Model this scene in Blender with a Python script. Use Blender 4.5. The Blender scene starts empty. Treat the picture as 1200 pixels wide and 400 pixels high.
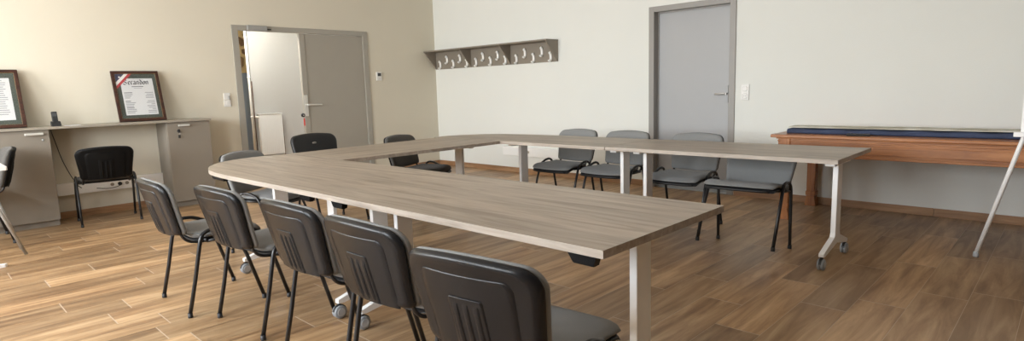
import bpy, bmesh, math, random
from mathutils import Vector, Matrix
random.seed(7)
PI = math.pi
S = bpy.context.scene
C = S.collection

# ------------------------------------------------------------------ materials
def newmat(name):
    m = bpy.data.materials.new(name); m.use_nodes = True
    nt = m.node_tree; b = nt.nodes['Principled BSDF']
    return m, nt, b

def N(nt, t, **kw):
    n = nt.nodes.new(t)
    for k, v in kw.items(): setattr(n, k, v)
    return n

def plain(name, col, rough=.5, metal=0, bump=0, bscale=200, var=0, vscale=8, spec=.5, coat=0):
    m, nt, b = newmat(name)
    b.inputs['Roughness'].default_value = rough
    b.inputs['Metallic'].default_value = metal
    b.inputs['Specular IOR Level'].default_value = spec
    b.inputs['Coat Weight'].default_value = coat
    tc = N(nt, 'ShaderNodeTexCoord')
    no = N(nt, 'ShaderNodeTexNoise'); no.inputs['Scale'].default_value = vscale; no.inputs['Detail'].default_value = 4
    nt.links.new(tc.outputs['Object'], no.inputs['Vector'])
    mr = N(nt, 'ShaderNodeMapRange'); mr.inputs['To Min'].default_value = 1 - var; mr.inputs['To Max'].default_value = 1 + var
    nt.links.new(no.outputs['Fac'], mr.inputs['Value'])
    mx = N(nt, 'ShaderNodeVectorMath', operation='SCALE'); mx.inputs[0].default_value = col
    nt.links.new(mr.outputs['Result'], mx.inputs['Scale'])
    nt.links.new(mx.outputs['Vector'], b.inputs['Base Color'])
    if bump:
        n2 = N(nt, 'ShaderNodeTexNoise'); n2.inputs['Scale'].default_value = bscale; n2.inputs['Detail'].default_value = 3
        nt.links.new(tc.outputs['Object'], n2.inputs['Vector'])
        bp = N(nt, 'ShaderNodeBump'); bp.inputs['Strength'].default_value = bump; bp.inputs['Distance'].default_value = .002
        nt.links.new(n2.outputs['Fac'], bp.inputs['Height']); nt.links.new(bp.outputs['Normal'], b.inputs['Normal'])
    return m

def wood(name, dark, mid, light, axis='X', rough=.45, scale=1.0, long=1.2, cross=16, attr=None, bump=.15, spec=.5):
    """streaky grain stretched along one axis; optional per-face tone attribute"""
    m, nt, b = newmat(name)
    b.inputs['Roughness'].default_value = rough
    b.inputs['Specular IOR Level'].default_value = spec
    tc = N(nt, 'ShaderNodeTexCoord')
    mp = N(nt, 'ShaderNodeMapping')
    s = {'X': (long, cross, cross), 'Y': (cross, long, cross), 'Z': (cross, cross, long)}[axis]
    mp.inputs['Scale'].default_value = [v * scale for v in s]
    src = tc.outputs['Object']
    at = None
    if attr:
        at = N(nt, 'ShaderNodeAttribute', attribute_name=attr)
        off = N(nt, 'ShaderNodeVectorMath', operation='SCALE'); off.inputs['Scale'].default_value = 37.0
        nt.links.new(at.outputs['Color'], off.inputs[0])
        ad = N(nt, 'ShaderNodeVectorMath', operation='ADD')
        nt.links.new(src, ad.inputs[0]); nt.links.new(off.outputs['Vector'], ad.inputs[1]); src = ad.outputs['Vector']
    nt.links.new(src, mp.inputs['Vector'])
    n1 = N(nt, 'ShaderNodeTexNoise'); n1.inputs['Scale'].default_value = 1; n1.inputs['Detail'].default_value = 7
    n1.inputs['Roughness'].default_value = .62; n1.inputs['Distortion'].default_value = .6
    nt.links.new(mp.outputs['Vector'], n1.inputs['Vector'])
    cr = N(nt, 'ShaderNodeValToRGB')
    cr.color_ramp.elements[0].position = .30; cr.color_ramp.elements[0].color = (*dark, 1)
    cr.color_ramp.elements[1].position = .70; cr.color_ramp.elements[1].color = (*light, 1)
    e = cr.color_ramp.elements.new(.5); e.color = (*mid, 1)
    nt.links.new(n1.outputs['Fac'], cr.inputs['Fac'])
    # broad knots / clouding
    n2 = N(nt, 'ShaderNodeTexNoise'); n2.inputs['Scale'].default_value = .22; n2.inputs['Detail'].default_value = 3
    nt.links.new(mp.outputs['Vector'], n2.inputs['Vector'])
    mr = N(nt, 'ShaderNodeMapRange'); mr.inputs['From Min'].default_value = .3; mr.inputs['From Max'].default_value = .7
    mr.inputs['To Min'].default_value = .86; mr.inputs['To Max'].default_value = 1.12
    nt.links.new(n2.outputs['Fac'], mr.inputs['Value'])
    val = mr.outputs['Result']
    if attr:
        sp = N(nt, 'ShaderNodeSeparateColor'); nt.links.new(at.outputs['Color'], sp.inputs['Color'])
        m2 = N(nt, 'ShaderNodeMapRange'); m2.inputs['To Min'].default_value = .78; m2.inputs['To Max'].default_value = 1.2
        nt.links.new(sp.outputs['Red'], m2.inputs['Value'])
        mm = N(nt, 'ShaderNodeMath', operation='MULTIPLY')
        nt.links.new(val, mm.inputs[0]); nt.links.new(m2.outputs['Result'], mm.inputs[1]); val = mm.outputs['Value']
    sc = N(nt, 'ShaderNodeVectorMath', operation='SCALE')
    nt.links.new(cr.outputs['Color'], sc.inputs[0]); nt.links.new(val, sc.inputs['Scale'])
    nt.links.new(sc.outputs['Vector'], b.inputs['Base Color'])
    bp = N(nt, 'ShaderNodeBump'); bp.inputs['Strength'].default_value = bump; bp.inputs['Distance'].default_value = .002
    nt.links.new(n1.outputs['Fac'], bp.inputs['Height']); nt.links.new(bp.outputs['Normal'], b.inputs['Normal'])
    return m

M = {}
M['wall_cream'] = plain('cream wall paint', (.70, .655, .545), .9, bump=.5, bscale=90, var=.02, vscale=2)
M['wall_white'] = plain('white wall paint', (.80, .81, .77), .9, bump=.5, bscale=90, var=.02, vscale=2)
M['wall_bounce_cut'] = plain('dark bounce-cutting wall', (.12, .10, .08), .9, bump=.5, bscale=90, var=.02, vscale=2)  # for the unseen right wall, darkened to cut light bounced onto right-facing edges
M['corridor_wall'] = plain('pale grey corridor paint', (.52, .52, .50), .9, bump=.5, bscale=90)
M['ceiling'] = plain('ceiling paint', (.8, .79, .76), .95, bump=.3, bscale=60)
M['plank'] = wood('oak look floor tile', (.205, .110, .050), (.405, .250, .126), (.60, .410, .230), 'Y', rough=.36, long=1.3, cross=13, attr='tone', bump=.12)
M['grout'] = plain('sand grout', (.60, .50, .39), .9, var=.05, vscale=30)
M['skirt'] = wood('oak look skirting tile', (.22, .12, .06), (.36, .20, .10), (.46, .28, .155), 'X', rough=.4, long=2, cross=20)
M['skirtY'] = wood('oak look skirting tile left', (.22, .12, .06), (.36, .20, .10), (.46, .28, .155), 'Y', rough=.4, long=2, cross=20)
M['topX'] = wood('grey oak laminate', (.21, .163, .118), (.375, .308, .240), (.475, .402, .322), 'X', rough=.42, long=1.6, cross=22, bump=.08)
M['topY'] = wood('grey oak laminate lengthwise', (.21, .163, .118), (.375, .308, .240), (.475, .402, .322), 'Y', rough=.42, long=1.6, cross=22, bump=.08)
M['edge'] = wood('pale oak edge band', (.29, .24, .195), (.37, .315, .262), (.45, .39, .33), 'X', rough=.5, long=3, cross=40, bump=.05)
M['white_metal'] = plain('white powder coated steel', (.93, .93, .92), .4, bump=.05)
M['black_plastic'] = plain('black moulded plastic', (.009, .009, .010), .27, bump=.12, bscale=700, var=.1, spec=.30)
M['black_shade'] = plain('dull black moulded plastic', (.006, .006, .006), .5, bump=.1, bscale=700, spec=.12)  # darker copy of the shell plastic, damps the window reflection on it
M['black_tube'] = plain('black enamelled tube', (.012, .012, .013), .28)
M['black_matt'] = plain('matt black plastic', (.015, .015, .016), .55)
def fabric(name, col):
    m = plain(name, col, .95, bump=.6, bscale=900, var=.22, vscale=420, spec=.2)
    m.node_tree.nodes['Principled BSDF'].inputs['Sheen Weight'].default_value = .15
    return m
M['fabric'] = fabric('grey woven upholstery', (.235, .238, .235))
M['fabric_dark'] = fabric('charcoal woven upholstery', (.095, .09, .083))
M['leather'] = plain('black leatherette', (.012, .012, .013), .45, bump=.2, bscale=300)
M['grey_rubber'] = plain('grey castor tyre', (.30, .32, .34), .5)
M['grey_plastic'] = plain('light grey castor hood', (.45, .47, .49), .4)
M['dark_metal'] = plain('dark axle metal', (.03, .03, .03), .4)
M['cab'] = plain('greige laminate', (.245, .213, .172), .55, var=.02, bump=.1, bscale=300)
M['cab_top'] = plain('grey laminate worktop', (.33, .295, .24), .45, var=.02)
M['satin'] = plain('satin aluminium', (.70, .69, .64), .35, metal=.35)
M['chrome'] = plain('brushed steel', (.52, .50, .48), .28, metal=.9)
M['door_grey'] = plain('grey door laminate', (.42, .425, .435), .5, var=.015, bump=.06)
M['frame_grey'] = plain('grey painted door frame', (.315, .30, .28), .45, var=.01)
M['door_beige'] = plain('greige door laminate', (.37, .345, .295), .5, var=.015, bump=.06)
M['frame_beige'] = plain('greige painted door frame', (.365, .345, .30), .45, var=.01)
M['rack'] = plain('taupe laminate', (.255, .222, .18), .5, var=.02)
M['white_plastic'] = plain('white plastic', (.80, .79, .76), .35)
M['hook_white'] = plain('white glazed hook', (.92, .92, .90), .35)
M['screen_grey'] = plain('dark grey display', (.06, .065, .07), .3)
M['oak'] = wood('varnished honey oak', (.20, .066, .018), (.36, .135, .038), (.47, .200, .068), 'X', rough=.32, long=1.5, cross=22, bump=.08)
M['oakZ'] = wood('varnished honey oak upright', (.20, .066, .018), (.36, .135, .038), (.47, .200, .068), 'Z', rough=.32, long=1.5, cross=22, bump=.08)
M['blue_cloth'] = plain('navy blue canvas', (.045, .06, .115), .85, bump=.6, bscale=60, var=.45, vscale=9)
M['frame_wood'] = wood('reddish brown moulding', (.022, .008, .005), (.045, .016, .010), (.075, .027, .015), 'Y', rough=.3, long=3, cross=40, bump=.05)
M['mat_green'] = plain('sage green mount', (.045, .060, .048), .9, var=.05, vscale=60)
M['paper'] = plain('white paper', (.66, .67, .68), .9, var=.02)
M['ink'] = plain('dark grey ink', (.05, .05, .06), .8)
M['ink_soft'] = plain('pale ink', (.25, .26, .28), .8)
M['rib_red'] = plain('red ribbon', (.45, .03, .04), .7)
M['rib_blue'] = plain('navy ribbon', (.02, .025, .07), .7)
M['rib_white'] = plain('white ribbon', (.75, .74, .72), .7)
M['gold'] = plain('thin gilt slip', (.35, .22, .08), .4, metal=.5)
M['red_tag'] = plain('red tag', (.5, .03, .03), .5)
M['panel_blue'] = plain('slate blue panel', (.24, .28, .32), .6)
M['radiator'] = plain('white radiator enamel', (.86, .87, .87), .35)
M['pipe_brown'] = plain('brown pipe paint', (.10, .055, .035), .5)
M['silver'] = plain('silver tube', (.42, .42, .41), .4, metal=.5)

def news_mat():
    m, nt, b = newmat('folded printed paper')
    b.inputs['Roughness'].default_value = .9
    tc = N(nt, 'ShaderNodeTexCoord'); no = N(nt, 'ShaderNodeTexNoise'); no.inputs['Scale'].default_value = 7; no.inputs['Detail'].default_value = 2
    nt.links.new(tc.outputs['Object'], no.inputs['Vector'])
    cr = N(nt, 'ShaderNodeValToRGB'); cr.color_ramp.elements[0].position = .42; cr.color_ramp.elements[0].color = (.50, .47, .38, 1)
    cr.color_ramp.elements[1].position = .6; cr.color_ramp.elements[1].color = (.70, .68, .60, 1)
    nt.links.new(no.outputs['Fac'], cr.inputs['Fac']); nt.links.new(cr.outputs['Color'], b.inputs['Base Color'])
    return m
M['news'] = news_mat()
def stone_mat():
    m, nt, b = newmat('rubble stone wall')
    b.inputs['Roughness'].default_value = .95
    tc = N(nt, 'ShaderNodeTexCoord'); vo = N(nt, 'ShaderNodeTexVoronoi', feature='DISTANCE_TO_EDGE'); vo.inputs['Scale'].default_value = 3.6
    v2 = N(nt, 'ShaderNodeTexVoronoi'); v2.inputs['Scale'].default_value = 3.6
    mp = N(nt, 'ShaderNodeMapping'); mp.inputs['Scale'].default_value = (1, 1, 1.7)
    nt.links.new(tc.outputs['Object'], mp.inputs['Vector'])
    nt.links.new(mp.outputs['Vector'], vo.inputs['Vector']); nt.links.new(mp.outputs['Vector'], v2.inputs['Vector'])
    c1 = N(nt, 'ShaderNodeValToRGB'); c1.color_ramp.elements[0].color = (.22, .13, .07, 1); c1.color_ramp.elements[1].color = (.48, .30, .14, 1)
    sp = N(nt, 'ShaderNodeSeparateColor'); nt.links.new(v2.outputs['Color'], sp.inputs['Color']); nt.links.new(sp.outputs['Red'], c1.inputs['Fac'])
    mk = N(nt, 'ShaderNodeValToRGB'); mk.color_ramp.elements[0].position = .13; mk.color_ramp.elements[0].color = (0, 0, 0, 1)
    mk.color_ramp.elements[1].position = .20; mk.color_ramp.elements[1].color = (1, 1, 1, 1)
    nt.links.new(vo.outputs['Distance'], mk.inputs['Fac'])
    mx = N(nt, 'ShaderNodeMix', data_type='RGBA'); nt.links.new(mk.outputs['Color'], mx.inputs['Factor'])
    mx.inputs['A'].default_value = (.78, .58, .28, 1); nt.links.new(c1.outputs['Color'], mx.inputs['B'])
    nt.links.new(mx.outputs['Result'], b.inputs['Base Color'])
    bp = N(nt, 'ShaderNodeBump'); bp.inputs['Distance'].default_value = .02; nt.links.new(mk.outputs['Color'], bp.inputs['Height'])
    nt.links.new(bp.outputs['Normal'], b.inputs['Normal'])
    return m
M['stone'] = stone_mat()
def glass_mat():
    m = bpy.data.materials.new('window pane'); m.use_nodes = True; nt = m.node_tree; nt.nodes.clear()
    o = N(nt, 'ShaderNodeOutputMaterial'); t = N(nt, 'ShaderNodeBsdfTransparent'); g = N(nt, 'ShaderNodeBsdfGlossy'); g.inputs['Roughness'].default_value = .02
    mx = N(nt, 'ShaderNodeMixShader'); mx.inputs['Fac'].default_value = .04
    nt.links.new(t.outputs[0], mx.inputs[1]); nt.links.new(g.outputs[0], mx.inputs[2]); nt.links.new(mx.outputs[0], o.inputs['Surface'])
    return m
M['glass'] = glass_mat()

# ------------------------------------------------------------------ mesh helpers
class MB:
    def __init__(s): s.bm = bmesh.new(); s.mats = []
    def mi(s, m):
        m = M[m]
        if m not in s.mats: s.mats.append(m)
        return s.mats.index(m)
    def _tagf(s, faces, m, smooth=False):
        i = s.mi(m)
        for f in faces: f.material_index = i; f.smooth = smooth
    def box(s, x0, x1, y0, y1, z0, z1, m, bev=0, mat=None):
        r = bmesh.ops.create_cube(s.bm, size=1)
        vs = r['verts']
        bmesh.ops.scale(s.bm, vec=(abs(x1 - x0), abs(y1 - y0), abs(z1 - z0)), verts=vs)
        bmesh.ops.translate(s.bm, vec=((x0 + x1) / 2, (y0 + y1) / 2, (z0 + z1) / 2), verts=vs)
        fs = list({f for v in vs for f in v.link_faces})
        if bev:
            es = list({e for v in vs for e in v.link_edges})
            rb = bmesh.ops.bevel(s.bm, geom=es, offset=bev, segments=2, affect='EDGES', profile=.5)
            fs = list({f for f in rb['faces']} | {f for f in fs if f.is_valid})
            vs = list({v for f in fs for v in f.verts})
        s._tagf(fs, m)
        if mat is not None: bmesh.ops.transform(s.bm, matrix=mat, verts=vs)
        return s
    def prism(s, pts, z0, z1, m, axis='Z', side=None, smooth_side=False):
        """polygon pts extruded; axis Z: (x,y), axis X: pts (y,z) extruded x0..x1, axis Y: pts (x,z)"""
        def P(a, b, c):
            return {'Z': (a, b, c), 'X': (c, a, b), 'Y': (a, c, b)}[axis]
        lo = [s.bm.verts.new(P(a, b, z0)) for a, b in pts]
        hi = [s.bm.verts.new(P(a, b, z1)) for a, b in pts]
        n = len(pts)
        f1 = s.bm.faces.new(lo); f2 = s.bm.faces.new(hi)
        sf = [s.bm.faces.new((lo[i], lo[(i + 1) % n], hi[(i + 1) % n], hi[i])) for i in range(n)]
        s._tagf([f1, f2], m); s._tagf(sf, side or m, smooth_side)
        bmesh.ops.recalc_face_normals(s.bm, faces=[f1, f2] + sf)
        return s
    def tube(s, pts, r, m, n=10, ry=None, caps=True):
        """sweep a circle (r, optional ry second radius) along pts"""
        pts = [Vector(p) for p in pts]; rings = []
        up = Vector((0, 0, 1))
        t0 = (pts[1] - pts[0]).normalized()
        a = Vector((1, 0, 0)) if abs(t0.x) < .9 else Vector((0, 1, 0))
        a = (a - t0 * a.dot(t0)).normalized()
        for i, p in enumerate(pts):
            t = ((pts[min(i + 1, len(pts) - 1)] - pts[max(i - 1, 0)])).normalized()
            a = (a - t * a.dot(t)).normalized(); b = t.cross(a)
            ra = r if not isinstance(r, (list, tuple)) else r[i]
            rb = ry if ry else ra
            rings.append([s.bm.verts.new(p + a * math.cos(k * 2 * PI / n) * ra + b * math.sin(k * 2 * PI / n) * rb) for k in range(n)])
        fs = []
        for A, B in zip(rings, rings[1:]):
            for k in range(n): fs.append(s.bm.faces.new((A[k], A[(k + 1) % n], B[(k + 1) % n], B[k])))
        s._tagf(fs, m, True)
        if caps:
            c = [s.bm.faces.new(rings[0][::-1]), s.bm.faces.new(rings[-1])]
            s._tagf(c, m)
        return s
    def lathe(s, prof, m, n=20, axis='Z', o=(0, 0, 0)):
        """prof: (r, h) pairs from one end to the other"""
        o = Vector(o); rings = []
        for r, h in prof:
            ring = []
            for k in range(n):
                c, q = math.cos(k * 2 * PI / n) * r, math.sin(k * 2 * PI / n) * r
                v = {'Z': (c, q, h), 'X': (h, c, q), 'Y': (q, h, c)}[axis]
                ring.append(s.bm.verts.new(o + Vector(v)))
            rings.append(ring)
        fs = []
        for A, B in zip(rings, rings[1:]):
            for k in range(n): fs.append(s.bm.faces.new((A[k], A[(k + 1) % n], B[(k + 1) % n], B[k])))
        s._tagf(fs, m, True)
        s._tagf([s.bm.faces.new(rings[0][::-1]), s.bm.faces.new(rings[-1])], m)
        return s
    def quad(s, a, b, c, d, m):
        f = s.bm.faces.new([s.bm.verts.new(p) for p in (a, b, c, d)]); s._tagf([f], m); return f
    def xf(s, mat):
        bmesh.ops.transform(s.bm, matrix=mat, verts=s.bm.verts); return s
    def build(s, name, parent=None):
        me = bpy.data.meshes.new(name); s.bm.normal_update(); s.bm.to_mesh(me); s.bm.free()
        for m in s.mats: me.materials.append(m)
        o = bpy.data.objects.new(name, me); C.objects.link(o)
        if parent: o.parent = parent
        return o

def smooth_path(pts, n=5):
    """Catmull-Rom through pts"""
    P = [Vector(p) for p in pts]; P = [P[0] * 2 - P[1]] + P + [P[-1] * 2 - P[-2]]
    out = []
    for i in range(1, len(P) - 2):
        for k in range(n):
            t = k / n
            out.append(.5 * ((2 * P[i]) + (P[i + 1] - P[i - 1]) * t + (2 * P[i - 1] - 5 * P[i] + 4 * P[i + 1] - P[i + 2]) * t * t + (3 * P[i] - P[i - 1] - 3 * P[i + 1] + P[i + 2]) * t ** 3))
    out.append(P[-2]); return out

def thing(name, label, cat, loc=(0, 0, 0), rz=0, group=None):
    o = bpy.data.objects.new(name, None); o.empty_display_size = .1; C.objects.link(o)
    o.location = loc; o.rotation_euler = (0, 0, rz)
    o['label'] = label; o['category'] = cat
    if group: o['group'] = group
    return o
def tag(o, label, cat, group=None, kind=None):
    o['label'] = label; o['category'] = cat
    if group: o['group'] = group
    if kind: o['kind'] = kind
    return o
def struct(mb, name, label=None):
    o = mb.build(name); o['kind'] = 'structure'
    if label: o['label'] = label
    return o
def dup(o, parent=None):
    c = o.copy(); C.objects.link(c)
    if parent: c.parent = parent; c.matrix_parent_inverse = o.matrix_parent_inverse.copy()
    for ch in list(o.children): dup(ch, c)
    return c

# ------------------------------------------------------------------ camera (calibrated from the room's vanishing points)
CX, CY, CH = 7.7023, -6.2129, 1.233
F, YAW, PITCH, ROLL = .68943, -.770015, .139751, -.0304803
f = Vector((math.sin(YAW) * math.cos(PITCH), math.cos(YAW) * math.cos(PITCH), -math.sin(PITCH)))
r = Vector((math.cos(YAW), -math.sin(YAW), 0)); u = r.cross(f)
r2 = r * math.cos(ROLL) + u * math.sin(ROLL); u2 = -r * math.sin(ROLL) + u * math.cos(ROLL)
cam_d = bpy.data.cameras.new('camera'); cam = bpy.data.objects.new('camera', cam_d); C.objects.link(cam)
mw = Matrix.Identity(4)
for i in range(3): mw[i][0] = r2[i]; mw[i][1] = u2[i]; mw[i][2] = -f[i]
mw[0][3], mw[1][3], mw[2][3] = CX, CY, CH
cam.matrix_world = mw
cam_d.sensor_fit = 'HORIZONTAL'; cam_d.sensor_width = 36; cam_d.lens = 36 * F * 1000 / 1200; cam_d.clip_start = .05
S.camera = cam

# ------------------------------------------------------------------ room shell
XR, YF, ZC = 12.0, -8.6, 2.95
# floor: planks 22.7 x 92 cm running in y
PW, PL, X0 = .2266, .922, 2.123
known = {0: -5.80, 1: -5.352, 2: -5.647, 3: -5.09, 4: -5.202, 5: -5.668, 6: -5.388, 8: -5.309, 14: -4.40, 16: -4.06, 17: -2.77, 19: -2.51, 20: -2.85, 21: -1.69, 22: -2.27, 23: -2.10}
mb = MB(); bm = mb.bm
gi = mb.mi('grout'); pi_ = mb.mi('plank')
g = bm.faces.new([bm.verts.new(p) for p in ((0, YF, -.0012), (XR, YF, -.0012), (XR, 0, -.0012), (0, 0, -.0012))]); g.material_index = gi
lay = bm.loops.layers.color.new('tone')
for k in range(-10, 45):
    x0 = X0 + k * PW; x1 = x0 + PW
    if x1 < 0.01 or x0 > XR: continue
    y = known.get(k, random.uniform(0, PL)); y -= math.ceil((y - YF) / PL) * PL
    while y < 0:
        a, b_ = max(y + .0028, YF), min(y + PL - .0028, 0)
        if b_ - a > .01:
            xa, xb = max(x0 + .0012, 0), min(x1 - .0012, XR)
            fc = bm.faces.new([bm.verts.new(p) for p in ((xa, a, 0), (xb, a, 0), (xb, b_, 0), (xa, b_, 0))]); fc.material_index = pi_
            c = (random.random(), random.random(), random.random(), 1)
            for lp in fc.loops: lp[lay] = c
        y += PL
mb.box(0, XR, YF, 0, -.12, -.004, 'grout')
struct(mb, 'floor')
mb = MB(); mb.box(-.2, XR + .2, YF - .3, .2, ZC, ZC + .15, 'ceiling'); struct(mb, 'ceiling')
# back wall (y=0) with door opening x 3.99..5.02
DX0, DX1, DZ = 4.0, 5.015, 2.10
mb = MB()
mb.box(-.2, DX0, 0, .2, -.12, ZC, 'wall_white'); mb.box(DX1, XR, 0, .2, -.12, ZC, 'wall_white'); mb.box(DX0, DX1, 0, .2, DZ, ZC, 'wall_white')
mb.box(DX0, DX1, .13, .2, -.12, DZ, 'wall_white')  # added behind the closed door to stop sky light leaking under it
struct(mb, 'wall_back')
# left wall (x=0) with double door opening
LY0, LY1, LZ = -3.205, -1.285, 2.105
mb = MB()
mb.box(-.2, 0, YF, LY0, -.12, ZC, 'wall_cream'); mb.box(-.2, 0, LY1, 0, -.12, ZC, 'wall_cream'); mb.box(-.2, 0, LY0, LY1, LZ, ZC, 'wall_cream')
struct(mb, 'wall_left')
mb = MB(); mb.box(XR, XR + .2, YF - .3, .2, -.12, ZC, 'wall_bounce_cut'); struct(mb, 'wall_right')  # out of view, set far off and dark to reduce bounce
# window wall behind the camera
WINS = [(.7, 2.3), (3.0, 4.6), (5.3, 6.9)]
WZ0, WZ1 = .85, 2.55
mb = MB()
xs = [-.2] + [v for w in WINS for v in w] + [XR]
for i in range(0, len(xs), 2): mb.box(xs[i], xs[i + 1], YF - .3, YF, -.12, ZC, 'wall_cream')
for a, b_ in WINS:
    mb.box(a, b_, YF - .3, YF, -.12, WZ0, 'wall_cream'); mb.box(a, b_, YF - .3, YF, WZ1, ZC, 'wall_cream')
struct(mb, 'wall_front')
for i, (a, b_) in enumerate(WINS):
    w = thing('window_%d' % (i + 1), 'white framed casement window behind the viewer', 'window'); del w['label']; del w['category']; w['kind'] = 'structure'
    fm = MB(); y0, y1 = YF - .17, YF - .11; mid = (a + b_) / 2
    for q in ((a, a + .06, WZ0, WZ1), (b_ - .06, b_, WZ0, WZ1), (mid - .05, mid + .05, WZ0, WZ1), (a, b_, WZ0, WZ0 + .06), (a, b_, WZ1 - .06, WZ1)):
        fm.box(q[0], q[1], y0, y1, q[2], q[3], 'white_plastic', .004)
    fm.build('window_frame', w)
    pm = MB(); pm.box(a + .05, b_ - .05, YF - .145, YF - .139, WZ0 + .05, WZ1 - .05, 'glass'); pm.build('pane', w)
    sm = MB(); sm.box(a - .05, b_ + .05, YF - .1, YF + .05, WZ0 - .03, WZ0, 'white_plastic', .006); sm.build('window_sill', w)
# skirting
mb = MB()
def skirt_x(mb, x0, x1):
    x = x0
    while x < x1 - .001:
        e = min(x + .9, x1); mb.box(x + .001, e - .001, -.011, 0, 0, .071, 'skirt', .0015); x = e
skirt_x(mb, 0.011, DX0 - .02); skirt_x(mb, DX1 + .02, XR); struct(mb, 'baseboard_back')
mb = MB()
def skirt_y(mb, y0, y1):
    y = y0
    while y < y1 - .001:
        e = min(y + .9, y1); mb.box(0, .011, y + .001, e - .001, 0, .071, 'skirtY', .0015); y = e
skirt_y(mb, YF, LY0 - .02); skirt_y(mb, LY1 + .02, -.012); struct(mb, 'baseboard_left')

# ---- back door
d = thing('door_1', '', 'door'); del d['label']; del d['category']; d['kind'] = 'structure'
mb = MB()
for sx in (0, 1):
    xo = DX0 - .012 if sx == 0 else DX1 + .012; xi = DX0 + .055 if sx == 0 else DX1 - .055
    mb.box(min(xo, xi), max(xo, xi), -.014, .075, 0, DZ + .012, 'frame_grey', .003)
    xj = (DX0, DX0 + .07) if sx == 0 else (DX1 - .07, DX1)
    mb.box(xj[0], xj[1], .075, .2, 0, DZ, 'frame_grey')
mb.box(DX0 + .055, DX1 - .055, -.014, .075, DZ - .05, DZ + .012, 'frame_grey', .003)
mb.box(DX0 + .07, DX1 - .07, .075, .2, DZ - .065, DZ, 'frame_grey')
mb.build('door_frame', d)
mb = MB(); mb.box(DX0 + .071, DX1 - .071, .078, .118, .005, DZ - .067, 'door_grey', .002); mb.build('door_leaf', d)
mb = MB()
mb.box(4.892, 4.922, .066, .079, 1.00, 1.19, 'door_grey', .003)
mb.lathe([(.011, 0), (.011, -.05)], 'chrome', 12, 'Y', (4.907, .072, 1.10))
mb.tube(smooth_path([(4.907, .022, 1.10), (4.88, .018, 1.101), (4.83, .020, 1.099), (4.79, .024, 1.097)]), .009, 'chrome', 10, ry=.011)
mb.box(4.902, 4.912, .062, .068, 1.165, 1.18, 'chrome', .002)
mb.build('door_handle', d)

# ---- left double door: one leaf closed, the other one open
d = thing('door_2', '', 'door'); del d['label']; del d['category']; d['kind'] = 'structure'
mb = MB()
for sx in (0, 1):
    yo, yi = (LY0 - .012, LY0 + .065) if sx == 0 else (LY1 - .065, LY1 + .012)
    mb.box(-.03, .016, yo, yi, 0, LZ + .012, 'frame_beige', .003)
    mb.box(-.2, -.03, (LY0 if sx == 0 else LY1 - .045), (LY0 + .045 if sx == 0 else LY1), 0, LZ, 'frame_beige')
mb.box(-.03, .016, LY0 + .065, LY1 - .065, LZ - .055, LZ + .012, 'frame_beige', .003)
mb.box(-.2, -.03, LY0 + .045, LY1 - .045, LZ - .035, LZ, 'frame_beige')
mb.build('door_frame', d)
mb = MB(); mb.box(-.055, -.012, -2.33, LY1 - .055, .006, LZ - .06, 'door_beige', .002)
mb.box(-.012, -.004, -2.33, -2.255, .006, LZ - .06, 'frame_beige', .002)
mb.build('door_leaf', d)
mb = MB()
mb.box(-.005, .006, -2.325, -2.275, .93, 1.22, 'satin', .004)
mb.lathe([(.011, 0), (.011, .05)], 'satin', 12, 'X', (.004, -2.30, 1.085))
mb.tube(smooth_path([(.052, -2.30, 1.085), (.056, -2.26, 1.085), (.054, -2.18, 1.083), (.05, -2.09, 1.08)]), .010, 'satin', 10, ry=.012)
mb.build('door_handle', d)
mb = MB(); mb.lathe([(.012, -.01), (.026, -.006), (.026, .012), (.012, .02)], 'black_matt', 16, 'X', (-.02, -2.352, .945))
mb.box(-.002, .002, -2.360, -2.344, .94, .95, 'satin')
mb.build('door_lock', d)
mb = MB(); mb.box(-.05, -.014, -2.334, -2.329, .80, .90, 'red_tag', .002); mb.build('door_tag', d)
mb = MB(); mb.box(.012, .055, -3.03, -2.78, 2.05, 2.118, 'silver', .005); mb.box(.02, .03, -2.80, -2.72, 2.07, 2.085, 'dark_metal')
mb.build('door_closer', d)
# open leaf: folded back against the corridor side of the wall
mb = MB(); mb.box(-.26, -.215, -4.12, LY0 + .02, .006, LZ - .06, 'door_beige', .002); mb.build('door_leaf', d)

# ---- corridor seen through the door
mb = MB(); mb.box(-3.3, -.2, -4.6, .2, -.12, -.001, 'plank'); mb.box(-.2, 0, LY0, LY1, -.12, -.0005, 'plank'); struct(mb, 'floor_corridor')
mb = MB(); mb.box(-3.3, -.2, -4.6, .2, 2.7, 2.8, 'ceiling'); struct(mb, 'ceiling_corridor')
mb = MB(); mb.box(-1.56, -1.5, -2.405, .2, -.12, 2.7, 'corridor_wall'); struct(mb, 'wall_corridor')
mb = MB(); mb.box(-3.3, -3.0, -4.6, .2, -.12, 2.7, 'stone'); struct(mb, 'wall_stone')
mb = MB(); mb.box(-3.0, -.2, -4.8, -4.6, -.12, 2.7, 'wall_white'); mb.box(-3.0, -1.75, 0.0, .2, -.12, 2.7, 'wall_white'); struct(mb, 'wall_end')
mb = MB(); mb.box(-1.5, -1.488, -2.41, .0, 0, .1, 'skirtY'); struct(mb, 'baseboard_corridor')

t = thing('tall_panel', 'slate blue-grey upright panel in the corridor before the stone wall', 'panel', (-2.6, -2.28, 0))
mb = MB(); mb.box(-.03, .03, -.30, .27, .0, 1.62, 'panel_blue', .006); mb.build('board', t)
mb = MB(); mb.box(.031, .045, .03, .05, .8, .95, 'satin', .003); mb.build('grip', t)

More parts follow.
